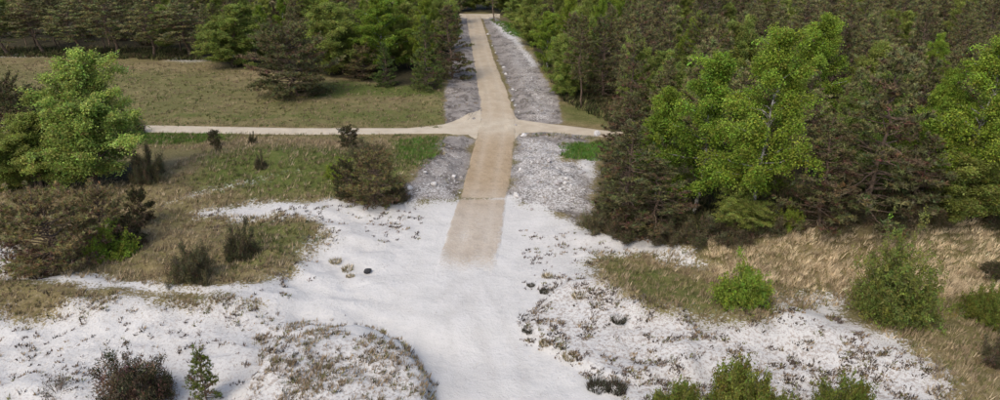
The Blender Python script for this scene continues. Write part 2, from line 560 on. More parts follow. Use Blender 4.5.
# ------------------------------------------------------------------ road and tracks
def strip(name, left, right, n_along, n_across, dz, pale, fade0=0.0, fade1=0.0, cx=1.0):
    """left / right: lists of pixels along the two edges"""
    L, R = np.array([flat(*p) for p in left]), np.array([flat(*p) for p in right])

    def resample(P):
        s = np.concatenate([[0], np.cumsum(np.hypot(*np.diff(P, axis=0).T))])
        t = np.linspace(0, s[-1], n_along)
        return np.stack([np.interp(t, s, P[:, 0]), np.interp(t, s, P[:, 1])], 1)
    L, R = resample(L), resample(R)
    if pale < 0:      # along y, so that both edges keep their bends at the same place
        ly, ry = L[:, 1].copy(), R[:, 1].copy()
        yy = np.linspace(max(ly[0], ry[0]), min(ly[-1], ry[-1]), n_along)
        L = np.stack([np.interp(yy, ly, L[:, 0]), yy], 1)
        R = np.stack([np.interp(yy, ry, R[:, 0]), yy], 1)
    mid, half = (L + R) / 2, (R - L) / 2
    u = np.linspace(-1.12, 1.12, n_across)
    P = mid[:, None, :] + half[:, None, :] * u[None, :, None]
    x, y = P[..., 0].ravel(), P[..., 1].ravel()
    uu = np.broadcast_to(u, (n_along, n_across)).ravel()
    vv = np.repeat(np.linspace(0, 1, n_along), n_across)
    road = smooth(1.14, 0.88, np.abs(uu) + 0.30 * (fbm(x / 1.3, y / 1.3, 57, 4) - 0.5))
    if fade0:
        tong = fbm(x / 0.9 + 40, y / 3.5, 51, 3) - 0.5
        road = road + 0.8 * tong * (1 - smooth(0.06, fade0, vv)) * (road > 0.02)
        road = road * (1 - 0.55 * np.exp(-((y - flat(480, 199)[1]) / 0.35) ** 2))
        road = road * (0.74 + 0.26 * smooth(0.3 * fade0, fade0, vv)) * smooth(0.0, 0.045, vv)
    if fade1:
        road = road * smooth(0, fade1, 1 - vv)
    wheel = np.exp(-((np.abs(uu + 0.06 * np.sin(y / 9)) - 0.44) / 0.17) ** 2) * (0.5 + fbm(x, y / 5, 52, 3))
    at = ground_attrs(x, y)
    at.update({'m_dust': 0.36 * (1 - smooth(0.5 * fade0, fade0, vv)) if fade0 else np.zeros(len(x)), 'm_road': road, 'm_wheel': wheel, 'm_pale': np.full(len(x), pale) if pale >= 0 else np.clip(0.48 * smooth(76, 92, y) + 0.75 * np.exp(-((y - flat(500, 126)[1]) / 4.5) ** 2), 0, 0.9)})
    # the surface lies dz above the ground and its rim dips into it
    z = height(x, y) + dz + (1.0 if pale < 0 else 0.3) * (0.03 * (fbm(x / 0.7, y / 1.4, 53, 2) - 0.5) - 0.03 * wheel) - 0.10 * smooth(0.95, 1.12, np.abs(uu)) * 1.0
    if fade0:
        z = z - (dz + 0.04) * (1 - smooth(0, 0.03, vv))
    i = np.arange(n_along * n_across).reshape(n_along, n_across)
    q = np.stack([i[:-1, :-1], i[:-1, 1:], i[1:, 1:], i[1:, :-1]], -1).reshape(-1, 4)
    me = mesh_np(name, np.stack([x, y, z], 1), q, M_ROAD, at, True)
    return tag(link(name, me), kind='structure')


strip('road', [(430, 288), (434, 276), (446, 240), (459, 200), (463, 190), (477, 137), (481, 118), (480, 100), (474, 60), (466, 15)],
      [(491, 288), (494, 276), (501, 240), (506, 200), (508, 190), (515, 137), (515, 118), (510, 100), (494, 60), (480, 15)], 440, 31, 0.045, -1, fade0=0.16)
strip('track', [(-60, 124), (60, 124), (145, 125), (300, 128), (410, 128), (445, 124), (470, 116), (484, 106)],
      [(-60, 132), (60, 132), (145, 132.5), (300, 135), (410, 134), (445, 134), (466, 136), (480, 142)], 260, 11, 0.022, 0.85)
strip('track', [(508, 108), (518, 119), (545, 123), (580, 127), (602, 130), (640, 133)],
      [(512, 144), (520, 134), (545, 132), (580, 135), (602, 137), (640, 141)], 90, 11, 0.022, 0.75)
strip('track', [(440, 13), (462, 13.5), (480, 13.5), (500, 14.5)], [(440, 18), (462, 18), (480, 18.5), (500, 20)], 60, 9, 0.022, 0.7)


# ------------------------------------------------------------------ plant building blocks
def norm(v):
    return v / (np.linalg.norm(v, axis=-1, keepdims=True) + 1e-9)


class Wood:
    """collects tapered tubes"""
    def __init__(s):
        s.v, s.f, s.n = [], [], 0

    def tube(s, pts, radii, sides=5):
        pts = np.asarray(pts, float)
        k = len(pts)
        d = norm(np.gradient(pts, axis=0))
        ref = np.where(np.abs(d[:, 2:3]) > 0.9, np.array([[1., 0, 0]]), np.array([[0, 0, 1.]]))
        a = norm(np.cross(d, ref))
        b = np.cross(d, a)
        ang = np.linspace(0, 2 * math.pi, sides, endpoint=False)
        ring = pts[:, None] + np.asarray(radii)[:, None, None] * (a[:, None] * np.cos(ang)[None, :, None] + b[:, None] * np.sin(ang)[None, :, None])
        i = np.arange(k * sides).reshape(k, sides) + s.n
        j = np.roll(i, -1, axis=1)
        s.f.append(np.stack([i[:-1], j[:-1], j[1:], i[1:]], -1).reshape(-1, 4))
        s.v.append(ring.reshape(-1, 3))
        s.n += k * sides

    def mesh(s, name, mat):
        return mesh_np(name, np.concatenate(s.v), np.concatenate(s.f), mat, None, True)


class Leaves:
    def __init__(s, r):
        s.r, s.c, s.d, s.l, s.w, s.col = r, [], [], [], [], []

    def add(s, centres, dirs, length, width, col):
        n = len(centres)
        s.c.append(np.asarray(centres))
        s.d.append(norm(np.asarray(dirs)))
        s.l.append(np.broadcast_to(length, n))
        s.w.append(np.broadcast_to(width, n))
        s.col.append(np.broadcast_to(col, (n, 3)))

    def mesh(s, name, mat, diamond=True):
        c, d = np.concatenate(s.c), np.concatenate(s.d)
        l, w, col = np.concatenate(s.l)[:, None], np.concatenate(s.w)[:, None], np.concatenate(s.col)
        n = len(c)
        side = norm(np.cross(d, s.r.normal(size=(n, 3))))
        if diamond:
            v = np.stack([c, c + d * l * 0.5 + side * w * 0.5, c + d * l, c + d * l * 0.5 - side * w * 0.5], 1)
            k = 4
        else:
            v = np.stack([c + side * w * 0.5, c - side * w * 0.5, c + d * l], 1)
            k = 3
        f = np.arange(n * k).reshape(n, k)
        return mesh_np(name, v.reshape(-1, 3), f, mat, {'col': np.repeat(col, k, axis=0)})


def tint(r, base, n, v=0.25):
    """colour per clump: brightness and a little hue"""
    k = 1 + v * r.normal(size=(n, 1))
    h = 1 + 0.12 * r.normal(size=(n, 3))
    return np.clip(np.asarray(base)[None] * np.clip(k, 0.45, 1.8) * h, 0.004, 1)


def curve(p0, d0, length, n, lift, r, wob=0.05):
    """polyline from p0 along d0 that bends up (lift > 0) or down"""
    t = np.linspace(0, 1, n)[:, None]
    p = p0 + d0 * length * t + np.array([[0, 0, 1.]]) * lift * length * t ** 2
    w = np.cumsum(r.normal(size=(n, 3)) * wob * length / n, axis=0)
    w[0] = 0
    return p + w


def make_pine(seed, H, base=0.35, R=2.6, col=(0.05, 0.06, 0.026), brown=0.1, density=1.0, shape='forest', needle=0.34, nn=13, trunk_r=None):
    r = np.random.default_rng(seed)
    wood, lv = Wood(), Leaves(r)
    n = 12
    tz = np.linspace(0, H, n)
    drift = np.cumsum(r.normal(size=(n, 2)) * 0.012 * H, axis=0)
    drift -= drift[0]
    tp = np.concatenate([drift, tz[:, None]], 1)
    tr = trunk_r or 0.013 * H
    wood.tube(tp, tr * (1 - 0.93 * (tz / H)) + 0.012, 7)

    def trunk(z):
        return np.array([np.interp(z, tz, tp[:, 0]), np.interp(z, tz, tp[:, 1]), z])
    z = base * H
    clump_c, clump_d, clump_b = [], [], []
    az = r.uniform(0, 6.28)
    while z < 0.985 * H:
        t = (z - base * H) / (H * (1 - base))
        if shape == 'forest':
            prof = (1 - t) ** 0.62 * (0.62 + 0.38 * min(1, t / 0.3))
        elif shape == 'cone':
            prof = (1 - t) ** 0.85 * (0.75 + 0.25 * min(1, t / 0.12))
        else:   # round bush
            prof = math.sqrt(max(0.0, 1 - (max(0, t - 0.25) / 0.78) ** 2)) * (0.72 + 0.28 * min(1, t / 0.25))
        for k in range(r.integers(4, 7)):
            az += 2.4 + r.normal() * 0.4
            L = R * prof * r.uniform(0.6, 1.18) + 0.25
            el = math.radians(-8 + 50 * t ** 1.4 + r.normal() * 9)
            d0 = np.array([math.cos(az) * math.cos(el), math.sin(az) * math.cos(el), math.sin(el)])
            nb = 7
            bp = curve(trunk(z + r.normal() * 0.1), d0, L, nb, 0.18 * r.uniform(0.2, 1.4), r, 0.18)
            wood.tube(bp, np.linspace(0.035 * L ** 0.6 + 0.008, 0.006, nb), 3)
            dead = r.random() < brown * (1.6 - 1.3 * t)
            nt_ = max(3, int(L * 5.2 * density))
            for q in range(nt_):
                s = r.uniform(0.28 if t < 0.8 else 0.05, 1.0) ** 0.75
                i = min(int(s * (nb - 1)), nb - 2)
                p = bp[i] + (bp[i + 1] - bp[i]) * (s * (nb - 1) - i)
                sd = np.array([-math.sin(az), math.cos(az), 0]) * r.choice((-1, 1))
                td = norm(d0 * r.uniform(0.3, 1) + sd * r.uniform(0.4, 1.0) + np.array([0, 0, r.uniform(0.0, 0.35)]))
                tl = (0.16 + 0.30 * (1 - s)) * L * r.uniform(0.5, 1.2) + 0.1
                m_ = max(2, int(tl * 4.2))
                for h_ in range(m_):
                    f = (h_ + r.uniform(0.4, 1.0)) / m_
                    clump_c.append(p + td * tl * f + r.normal(size=3) * 0.05)
                    clump_d.append(norm(td * 0.7 + np.array([0, 0, 0.6])))
                    b_ = dead or (r.random() < brown * 0.9 * (1.15 - s))
                    clump_b.append(b_)
        z += H * (1 - base) * 0.040 * r.uniform(0.7, 1.4) + 0.07
    cc, cd, cb = np.array(clump_c), np.array(clump_d), np.array(clump_b)
    K = len(cc)
    base_col = tint(r, col, K, 0.28)
    bcol = tint(r, (0.115, 0.090, 0.052), K, 0.25)
    cl_col = np.where(cb[:, None], bcol, base_col)
    cen = np.repeat(cc, nn, axis=0)
    dr = np.repeat(cd, nn, axis=0) * 0.75 + r.normal(size=(K * nn, 3)) * 0.62
    lv.add(cen, dr, needle * r.uniform(0.6, 1.15, K * nn), needle * 0.23, np.repeat(cl_col, nn, axis=0))
    return wood.mesh('trunk', M_PINE_BARK), lv.mesh('crown', M_NEEDLE, False), H, R


def make_broad(seed, H, base=0.15, R=3.5, col=(0.085, 0.15, 0.022), n_limb=26, leaf=0.17, per=11, hang=0.5, bark=None, lean=0.5, stems=1, twigs=16, prof_pow=0.8):
    """birch-like tree: ascending limbs, hanging twigs, leaf clumps"""
    r = np.random.default_rng(seed)
    wood, lv = Wood(), Leaves(r)
    cc, cd, sh = [], [], []
    for st in range(stems):
        n = 12
        tz = np.linspace(0, H * (1 if st == 0 else r.uniform(0.7, 0.95)), n)
        a0 = r.uniform(0, 6.28)
        splay = 0.0 if stems == 1 else R * 0.32
        drift = np.cumsum(r.normal(size=(n, 2)) * 0.010 * H, axis=0) + np.linspace(0, 1, n)[:, None] * splay * np.array([[math.cos(a0), math.sin(a0)]])
        drift -= drift[0]
        off = np.array([math.cos(a0), math.sin(a0)]) * (0.25 if stems > 1 else 0)
        tp = np.concatenate([drift + off, tz[:, None]], 1)
        Hs = tz[-1]
        wood.tube(tp, 0.0085 * Hs * (1 - 0.95 * tz / Hs) + 0.006, 7)
        for li in range(n_limb // stems):
            t = (li + r.uniform(0, 1)) / (n_limb // stems)
            z = Hs * (base + (0.97 - base) * t)
            p0 = np.array([np.interp(z, tz, tp[:, 0]), np.interp(z, tz, tp[:, 1]), z])
            az = li * 2.4 + r.normal() * 0.5
            prof = (1 - t) ** prof_pow * (0.55 + 0.45 * min(1, t / 0.3)) + 0.12
            L = R * prof * r.uniform(0.7, 1.2)
            el = math.radians(36 + 26 * t + r.normal() * 8)
            d0 = np.array([math.cos(az) * math.cos(el), math.sin(az) * math.cos(el), math.sin(el)])
            nb = 8
            bp = curve(p0, d0, L, nb, -0.22, r, 0.2)
            wood.tube(bp, np.linspace(0.022 * L ** 0.7 + 0.008, 0.006, nb), 3)
            bright = 1 + 0.16 * r.normal()
            for q in range(max(4, int(twigs * (0.35 + L / R)))):
                s = min(1.0, r.uniform(0.12, 1.05) ** 0.8)
                i = min(int(s * (nb - 1)), nb - 2)
                p = bp[i] + (bp[i + 1] - bp[i]) * (s * (nb - 1) - i)
                td = norm(r.normal(size=3) * 0.8 + d0 * 0.5 + np.array([0, 0, 0.25]))
                tl = r.uniform(0.25, 0.62) * (0.5 + 0.22 * L)
                tw = curve(p, td, tl, 5, -hang * 1.6, r, 0.1)
                for k in range(1, 5):
                    cc.append(tw[k])
                    cd.append(norm(tw[k] - tw[k - 1]))
                    sh.append(bright)
    cc, cd, sh = np.array(cc), np.array(cd), np.array(sh)
    K = len(cc)
    ccol = tint(r, col, K, 0.26) * sh[:, None]
    cen = np.repeat(cc, per, axis=0) + r.normal(size=(K * per, 3)) * leaf * 0.95
    dr = np.repeat(cd, per, axis=0) * 0.4 + r.normal(size=(K * per, 3)) * 0.7 - np.array([[0, 0, 0.25 * hang]])
    lv.add(cen, dr, leaf * r.uniform(0.6, 1.2, K * per), leaf * 0.62, np.repeat(ccol, per, axis=0))
    return wood.mesh('trunk', bark or M_BIRCH_BARK), lv.mesh('crown', M_LEAF, True), H, R


def make_shrub(seed, H, R, col, leaf=0.12, n_stem=40, per=8, needle=False, brown=0.0, fill=1.0, bark=None, up=0.6, dead_col=(0.13, 0.098, 0.064)):
    """many stems from one root stock, leaf clumps along the outer half"""
    r = np.random.default_rng(seed)
    wood, lv = Wood(), Leaves(r)
    cc, cd, bb = [], [], []
    for k in range(n_stem):
        az = r.uniform(0, 6.28)
        tilt = math.acos(1 - r.uniform(0, 1) ** up * 0.98)
        d0 = np.array([math.sin(tilt) * math.cos(az), math.sin(tilt) * math.sin(az), math.cos(tilt)])
        L = 1.0 / math.sqrt((math.sin(tilt) / R) ** 2 + (math.cos(tilt) / H) ** 2) * r.uniform(0.72, 1.08)
        p0 = np.array([r.normal() * 0.06 * R, r.normal() * 0.06 * R, -0.08])
        bp = curve(p0, d0, L, 8, 0.06, r, 0.16)
        wood.tube(bp, np.linspace(0.018 * L ** 0.7 + 0.006, 0.005, 8), 3)
        for q in range(int(9 * fill * (0.5 + L / max(H, R)))):
            s = r.uniform(0.22, 1.0) ** 0.7
            i = min(int(s * 7), 6)
            p = bp[i] + (bp[i + 1] - bp[i]) * (s * 7 - i)
            td = norm(d0 * 0.6 + r.normal(size=3) * 0.6 + np.array([0, 0, 0.3]))
            tl = r.uniform(0.10, 0.26) * (0.5 * (H + R))
            for h_ in range(3):
                cc.append(p + td * tl * (h_ + 1) / 3)
                cd.append(td)
                bb.append(r.random() < brown * (1.25 - 0.5 * s))
    cc, cd, bb = np.array(cc), np.array(cd), np.array(bb)
    keep = cc[:, 2] > 0.03
    cc, cd, bb = cc[keep], cd[keep], bb[keep]
    K = len(cc)
    ccol = np.where(bb[:, None], tint(r, dead_col, K, 0.25), tint(r, col, K, 0.24))
    cen = np.repeat(cc, per, axis=0) + r.normal(size=(K * per, 3)) * leaf * 0.6
    cen[:, 2] = np.maximum(cen[:, 2], 0.02)
    dr = np.repeat(cd, per, axis=0) * 0.6 + r.normal(size=(K * per, 3)) * 0.6
    lv.add(cen, dr, leaf * r.uniform(0.6, 1.25, K * per), leaf * (0.25 if needle else 0.6), np.repeat(ccol, per, axis=0))
    return wood.mesh('stem', bark or M_PINE_BARK), lv.mesh('foliage', M_NEEDLE if needle else M_LEAF, not needle), H, R


# ------------------------------------------------------------------ prototypes
PINE = (0.178, 0.182, 0.080)
P = {}
for k in range(4):
    P['pine%d' % k] = make_pine(100 + k, 13.0, base=0.33, R=2.5, col=PINE, brown=0.07, density=0.8, nn=11)
for k in range(3):
    P['shag%d' % k] = make_pine(200 + k, 13.0, base=0.04, R=3.6, col=(0.118, 0.122, 0.055), brown=0.15, density=0.72, shape='forest', nn=12, needle=0.36)
P['wide0'] = make_pine(301, 9.0, base=0.03, R=4.3, col=(0.098, 0.100, 0.046), brown=0.14, density=0.9, shape='round', nn=10, needle=0.34)
P['wide1'] = make_pine(302, 6.0, base=0.03, R=3.0, col=(0.165, 0.155, 0.068), brown=0.22, density=1.1, shape='round', nn=12, needle=0.27)
P['wide2'] = make_pine(303, 3.0, base=0.04, R=1.5, col=(0.062, 0.066, 0.032), brown=0.22, density=1.7, shape='round', nn=13, needle=0.19)
P['cone0'] = make_pine(311, 9.0, base=0.03, R=2.3, col=(0.085, 0.125, 0.038), brown=0.02, density=1.1, shape='cone', nn=12, needle=0.27)
for k in range(3):
    P['birch%d' % k] = make_broad(400 + k, 15.0, base=0.14, R=4.4, col=(0.155, 0.232, 0.036), n_limb=50, per=12, leaf=0.16, hang=0.75, twigs=22, prof_pow=0.5)
for k in range(3):
    P['broad%d' % k] = make_broad(500 + k, 12.0, base=0.08, R=4.2, col=(0.185, 0.240, 0.060), n_limb=96, per=12, leaf=0.165, hang=0.3, twigs=20, stems=3, prof_pow=0.38, bark=M_PINE_BARK)
P['gbush0'] = make_shrub(601, 6.0, 3.0, (0.175, 0.215, 0.058), leaf=0.15, n_stem=120, per=11, fill=1.3, up=0.85)
P['gbush1'] = make_shrub(602, 2.6, 1.7, (0.185, 0.265, 0.045), leaf=0.13, n_stem=70, per=9, fill=1.1)
P['gbush2'] = make_shrub(603, 2.0, 2.2, (0.150, 0.180, 0.042), leaf=0.11, n_stem=90, per=9, fill=1.2)
P['dbush0'] = make_shrub(611, 2.4, 1.9, (0.075, 0.078, 0.040), leaf=0.19, n_stem=36, per=13, needle=True, brown=0.3, fill=1.2)
P['dbush1'] = make_shrub(612, 2.0, 2.4, (0.100, 0.096, 0.050), leaf=0.17, n_stem=38, per=12, needle=True, brown=0.22, fill=1.2)
P['brown0'] = make_shrub(621, 2.9, 1.75, (0.040, 0.046, 0.024), leaf=0.17, n_stem=80, per=10, needle=True, brown=0.72, fill=0.9, up=0.8)


def extents(t):
    me = t[1]
    co = np.empty(len(me.vertices) * 3, np.float32)
    me.vertices.foreach_get('co', co)
    co = co.reshape(-1, 3)
    return t[0], t[1], float(np.percentile(co[:, 2], 99.7)), float(np.percentile(np.hypot(co[:, 0], co[:, 1]), 95))


for _k in list(P):
    P[_k] = extents(P[_k])


def drop(kind, x, y, h, wid, name, label, cat, group=None, rz=None, parts=('trunk', 'crown'), sink=0.05, tone=None):
    wm, lm, H0, R0 = P[kind]
    e = bpy.data.objects.new(name, None)
    C.objects.link(e)
    e.empty_display_size = 0.3
    e.location = (x, y, gz(x, y) - sink)
    e.rotation_euler = (0, 0, rng.uniform(0, 6.28) if rz is None else rz)
    s = h / H0
    sw = (wid / (2 * R0)) if wid else s
    e.scale = (sw, sw, s)
    tag(e, label, cat, group)
    link(parts[0], wm, e)
    cr = link(parts[1], lm, e)
    v = 0.32 if kind[:4] in ('pine', 'shag') else 0.2
    cr.color = (tone or rng.uniform(1 - v, 1 + v), rng.uniform(0.474, 0.497), 0, 1)
    return e


def solve_h(px, base_py, top_py):
    b = ground(px, base_py)
    z0 = gz(*b)
    lo, hi = 0.05, 40.0
    for _ in range(40):
        m_ = (lo + hi) / 2
        if proj(b[0], b[1], z0 + m_)[1] > top_py:
            lo = m_
        else:
            hi = m_
    zc = b[1] * CT - (z0 + lo * 0.4 - H_CAM) * ST
    return b[0], b[1], lo, zc / F_PX


TAKEN = []


def plant(kind, px, base_py, top_py, wpx, name, label, cat, group=None, parts=('trunk', 'crown'), rz=None, tone=None):
    x, y, h, mpp = solve_h(px, base_py, top_py)
    TAKEN.append((x, y, max(1.2, wpx * mpp * 0.33)))
    return drop(kind, x, y, h, wpx * mpp, name, label, cat, group, rz, parts, tone=tone or rng.uniform(0.95, 1.15))


SH = ('stem', 'foliage')
# left side ---------------------------------------------------------
plant('broad0', 94, 186, 56, 98, 'broadleaf_tree', 'tall fresh green leafy tree left of the sandy crossing track', 'tree', tone=1.3)
plant('broad1', 40, 188, 118, 75, 'broadleaf_tree', 'low green leafy tree just left of the tall fresh green one', 'tree')
plant('gbush0', 8, 188, 140, 46, 'leafy_shrub', 'green leafy shrub at left picture edge below the sandy track', 'shrub', parts=SH)
plant('wide0', 18, 168, 76, 66, 'pine_tree', 'dark pine at left picture edge behind the low green leafy tree', 'tree')
plant('wide0', 52, 150, 88, 50, 'pine_tree', 'dark pine touching the left flank of tall fresh green tree', 'tree')
plant('dbush1', 150, 180, 145, 34, 'dark_shrub', 'dark low shrub at the right foot of tall fresh green tree', 'shrub', parts=SH)
plant('dbush0', 132, 134, 108, 24, 'dark_shrub', 'dark scraggy shrub where the sandy track meets the tall green tree', 'shrub', parts=SH)
plant('wide1', 58, 268, 186, 96, 'pine_tree', 'broad brownish bushy pine on the left dunes', 'tree', tone=1.3)
plant('wide1', 106, 245, 181, 56, 'pine_tree', 'olive bushy pine behind the bright green shrub on left dunes', 'tree', tone=1.4)
plant('wide2', 143, 222, 186, 24, 'pine_tree', 'small dark pine right of the bushy pines on left dunes', 'tree')
plant('gbush1', 111, 258, 220, 46, 'leafy_shrub', 'bright green shrub at the foot of bushy pines on left dunes', 'shrub', parts=SH)
plant('wide2', 134, 246, 214, 34, 'pine_tree', 'low dark young pine beside the bright green shrub on left dunes', 'tree')
plant('dbush0', 4, 230, 206, 20, 'dark_shrub', 'dark shrub at left picture edge above a patch of sand', 'shrub', parts=SH)
plant('dbush0', 243, 255, 220, 34, 'dark_shrub', 'dark upright shrub on olive grass above the white sand', 'shrub', parts=SH)
plant('dbush1', 191, 280, 242, 46, 'dark_shrub', 'dark shrub on brown grass between bushy pines and upright shrub', 'shrub', parts=SH)
plant('wide2', 215, 146, 129, 13, 'pine_tree', 'tiny dark pine sapling just below the sandy track', 'tree')
plant('wide2', 219, 152, 143, 7, 'pine_tree', 'tiniest dark sapling at the foot of the sapling below the track', 'tree')
plant('dbush0', 253, 143, 131, 9, 'dark_shrub', 'tiny dark shrub alone on the green dune below the track', 'shrub', parts=SH)
plant('dbush0', 261, 168, 150, 11, 'dark_shrub', 'small thin shrub in the middle of the green dune', 'shrub', parts=SH)
plant('wide2', 350, 148, 125, 22, 'pine_tree', 'small dark pine poking above the track right of green dune', 'tree')
plant('wide1', 376, 203, 148, 62, 'pine_tree', 'dark bushy pine at the edge of white sand left of road', 'tree')
plant('wide2', 347, 196, 158, 30, 'pine_tree', 'low dark pine at left flank of bushy pine near white sand', 'tree')
plant('gbush1', 341, 176, 156, 28, 'leafy_shrub', 'green shrub on the green dune behind the dark bushy pine', 'shrub', parts=SH)
plant('dbush1', 366, 160, 138, 38, 'dark_shrub', 'dark low shrub between the track and the dark bushy pine', 'shrub', parts=SH)
plant('dbush1', 400, 200, 180, 20, 'dark_shrub', 'dark low shrub right of bushy pine next to grey ground', 'shrub', parts=SH)
# meadow
plant('wide0', 298, 96, 20, 84, 'pine_tree', 'big dark rounded pine standing in the meadow', 'tree', tone=1.35)
plant('cone0', 386, 86, 42, 24, 'conifer_tree', 'small green cone shaped conifer on the meadow edge', 'tree')
plant('cone0', 427, 89, 16, 36, 'conifer_tree', 'tall green cone shaped conifer beside the grey strip', 'tree')
plant('broad2', 234, 67, 6, 58, 'broadleaf_tree', 'dense green leafy tree at the far meadow edge', 'tree')
plant('wide1', 362, 78, 44, 40, 'pine_tree', 'brownish low pine left of the small cone shaped conifer', 'tree')
plant('broad1', 345, 72, 4, 62, 'broadleaf_tree', 'green leafy tree behind the big rounded meadow pine', 'tree')
plant('birch1', 385, 74, -2, 60, 'birch_tree', 'pale green birch behind the small cone shaped conifer', 'tree')
plant('shag0', 452, 78, 6, 44, 'pine_tree', 'dark pine overhanging the grey strip left of road', 'tree')
for (px, b, t, w, k, lab) in (
        (446, 12, -30, 34, 'broad0', 'green leafy tree beyond the far junction, leftmost'), (462, 10, -34, 30, 'broad2', 'green leafy tree beyond the far junction, second from left'),
        (476, 9, -30, 28, 'broad1', 'green leafy tree beyond the far junction, in line with the road'), (488, 9, -34, 30, 'broad0', 'green leafy tree beyond the far junction, right of the road line'),
        (503, 11, -30, 30, 'broad2', 'green leafy tree beyond the far junction, second from right'), (517, 13, -28, 32, 'broad1', 'green leafy tree beyond the far junction, rightmost'),
        (523, 28, -14, 34, 'broad0', 'green leafy tree right of the green patch by the far junction'), (536, 46, -4, 36, 'broad2', 'green leafy tree on the right verge just below the far junction'),
        (548, 70, 12, 34, 'birch1', 'slim birch at right verge edge halfway down the far road'), (568, 96, 34, 38, 'broad1', 'green leafy tree on the verge corner above the right track')):
    plant(k, px, b, t, w, 'birch_tree' if k == 'birch1' else 'broadleaf_tree', lab, 'tree')
plant('pine0', 494, 22, -40, 20, 'pine_tree', 'lone bare stemmed pine at the right of the far junction', 'tree')
for (px, b, t, w, lab) in ((8, 55, 2, 56, 'at left picture edge'), (44, 54, -6, 54, 'second from left picture edge'), (84, 56, 0, 52, 'above the tall fresh green tree'),
                           (120, 55, -8, 54, 'fourth from left picture edge'), (156, 57, -2, 50, 'before the pale sand strip'), (190, 57, 2, 50, 'left of dense green tree')):
    plant('pine%d' % (px % 4), px, b, t, w, 'pine_tree', 'broad dark pine in front row behind meadow, ' + lab, 'tree')
# right: front rank
plant('birch0', 750, 216, 28, 98, 'birch_tree', 'tallest bright green birch at the front of right wood', 'tree', tone=1.2)
plant('birch1', 694, 213, 52, 92, 'birch_tree', 'green birch at left flank of the tallest birch, nearly as tall', 'tree', tone=1.15)
plant('birch2', 657, 206, 86, 56, 'birch_tree', 'smaller green birch left of the left flank birch', 'tree')
plant('birch2', 806, 150, 14, 66, 'birch_tree', 'bright rear birch rising behind the front rank, right of tallest birch', 'tree', tone=1.2)
plant('birch0', 955, 205, 38, 96, 'birch_tree', 'broad bright green birch near the right picture edge', 'tree', tone=1.25)
plant('broad1', 966, 226, 132, 88, 'broadleaf_tree', 'low green leafy tree at the foot of the right edge birch', 'tree')
plant('shag0', 626, 226, 120, 76, 'pine_tree', 'shaggy brownish pine at the wood corner nearest the road', 'tree')
plant('shag1', 652, 232, 160, 74, 'pine_tree', 'shaggy brown pine left of the tallest birch foot', 'tree')
plant('shag2', 622, 178, 92, 56, 'pine_tree', 'dark pine behind the shaggy corner pine beside grey ground', 'tree')
plant('shag1', 862, 222, 54, 104, 'pine_tree', 'tall shaggy dark pine between the two birch groups', 'tree')
plant('shag2', 818, 226, 118, 72, 'pine_tree', 'shaggy brown pine at left foot of the tall shaggy pine', 'tree')
plant('birch2', 994, 200, 62, 62, 'birch_tree', 'slim bright birch cut by right picture edge', 'tree', tone=1.2)
plant('birch1', 922, 190, 70, 50, 'birch_tree', 'slim birch at left flank of the broad right edge birch', 'tree', tone=1.15)
plant('shag0', 908, 222, 132, 60, 'pine_tree', 'shaggy brown pine at right foot of the tall shaggy pine', 'tree')
plant('shag2', 1010, 200, 84, 70, 'pine_tree', 'dark pine cut by right picture edge beside the broad birch', 'tree')
plant('gbush1', 790, 226, 202, 26, 'leafy_shrub', 'small bright green shrub right of the tallest birch foot', 'shrub', parts=SH)
plant('broad2', 742, 228, 186, 52, 'broadleaf_tree', 'low dull green leafy tree at foot of tallest birch', 'tree')
for (px, b, t, w, k, lab) in (
        (600, 230, 204, 44, 'dbush1', 'dark shrub at wood corner nearest the white sand'),
        (634, 236, 212, 46, 'dbush0', 'dark shrub before the shaggy corner pine'),
        (672, 240, 216, 44, 'dbush1', 'dark shrub before shaggy pine left of tallest birch'),
        (706, 240, 214, 46, 'dbush0', 'dark shrub at left foot of tallest birch'),
        (738, 238, 210, 40, 'dbush1', 'brown shrub where the straw coloured dune begins'),
        (770, 228, 204, 36, 'dbush0', 'dark shrub behind left end of straw coloured dune'),
        (842, 222, 200, 48, 'dbush1', 'dark shrub behind straw dune below the tall shaggy pine'),
        (886, 221, 199, 40, 'dbush0', 'dark shrub behind the dune top bush'),
        (926, 221, 199, 40, 'dbush1', 'dark shrub behind straw dune, second from right edge'),
        (1002, 222, 198, 50, 'dbush0', 'dark shrub behind straw dune at right picture edge')):
    plant(k, px, b, t, w, 'dark_shrub', lab, 'shrub', 'dark shrubs along the front of the right wood', parts=SH)
# right dunes
plant('gbush0', 890, 318, 219, 78, 'leafy_shrub', 'big dense green shrub standing before the straw coloured dune', 'shrub', parts=SH)
plant('gbush1', 742, 305, 256, 52, 'leafy_shrub', 'rounded bright green shrub on olive grass of right dunes', 'shrub', parts=SH)
plant('gbush2', 984, 318, 286, 50, 'dark_shrub', 'olive shrub at right picture edge below straw dune', 'shrub', parts=SH)
plant('wide2', 992, 278, 262, 26, 'pine_tree', 'small dark pine at right picture edge on the straw dune', 'tree')
plant('dbush0', 998, 362, 330, 34, 'dark_shrub', 'dark shrub cut by right picture edge low on the dune', 'shrub', parts=SH)
plant('gbush2', 676, 418, 384, 50, 'leafy_shrub', 'olive green shrub at bottom edge, leftmost of four', 'shrub', parts=SH)
plant('gbush2', 738, 422, 368, 72, 'leafy_shrub', 'olive green shrub at bottom edge, tallest of four', 'shrub', parts=SH)
plant('gbush2', 782, 424, 392, 46, 'leafy_shrub', 'low olive green shrub at bottom edge, right of the tallest', 'shrub', parts=SH)
plant('gbush2', 840, 420, 378, 54, 'leafy_shrub', 'olive green shrub at bottom edge, rightmost of four', 'shrub', parts=SH)
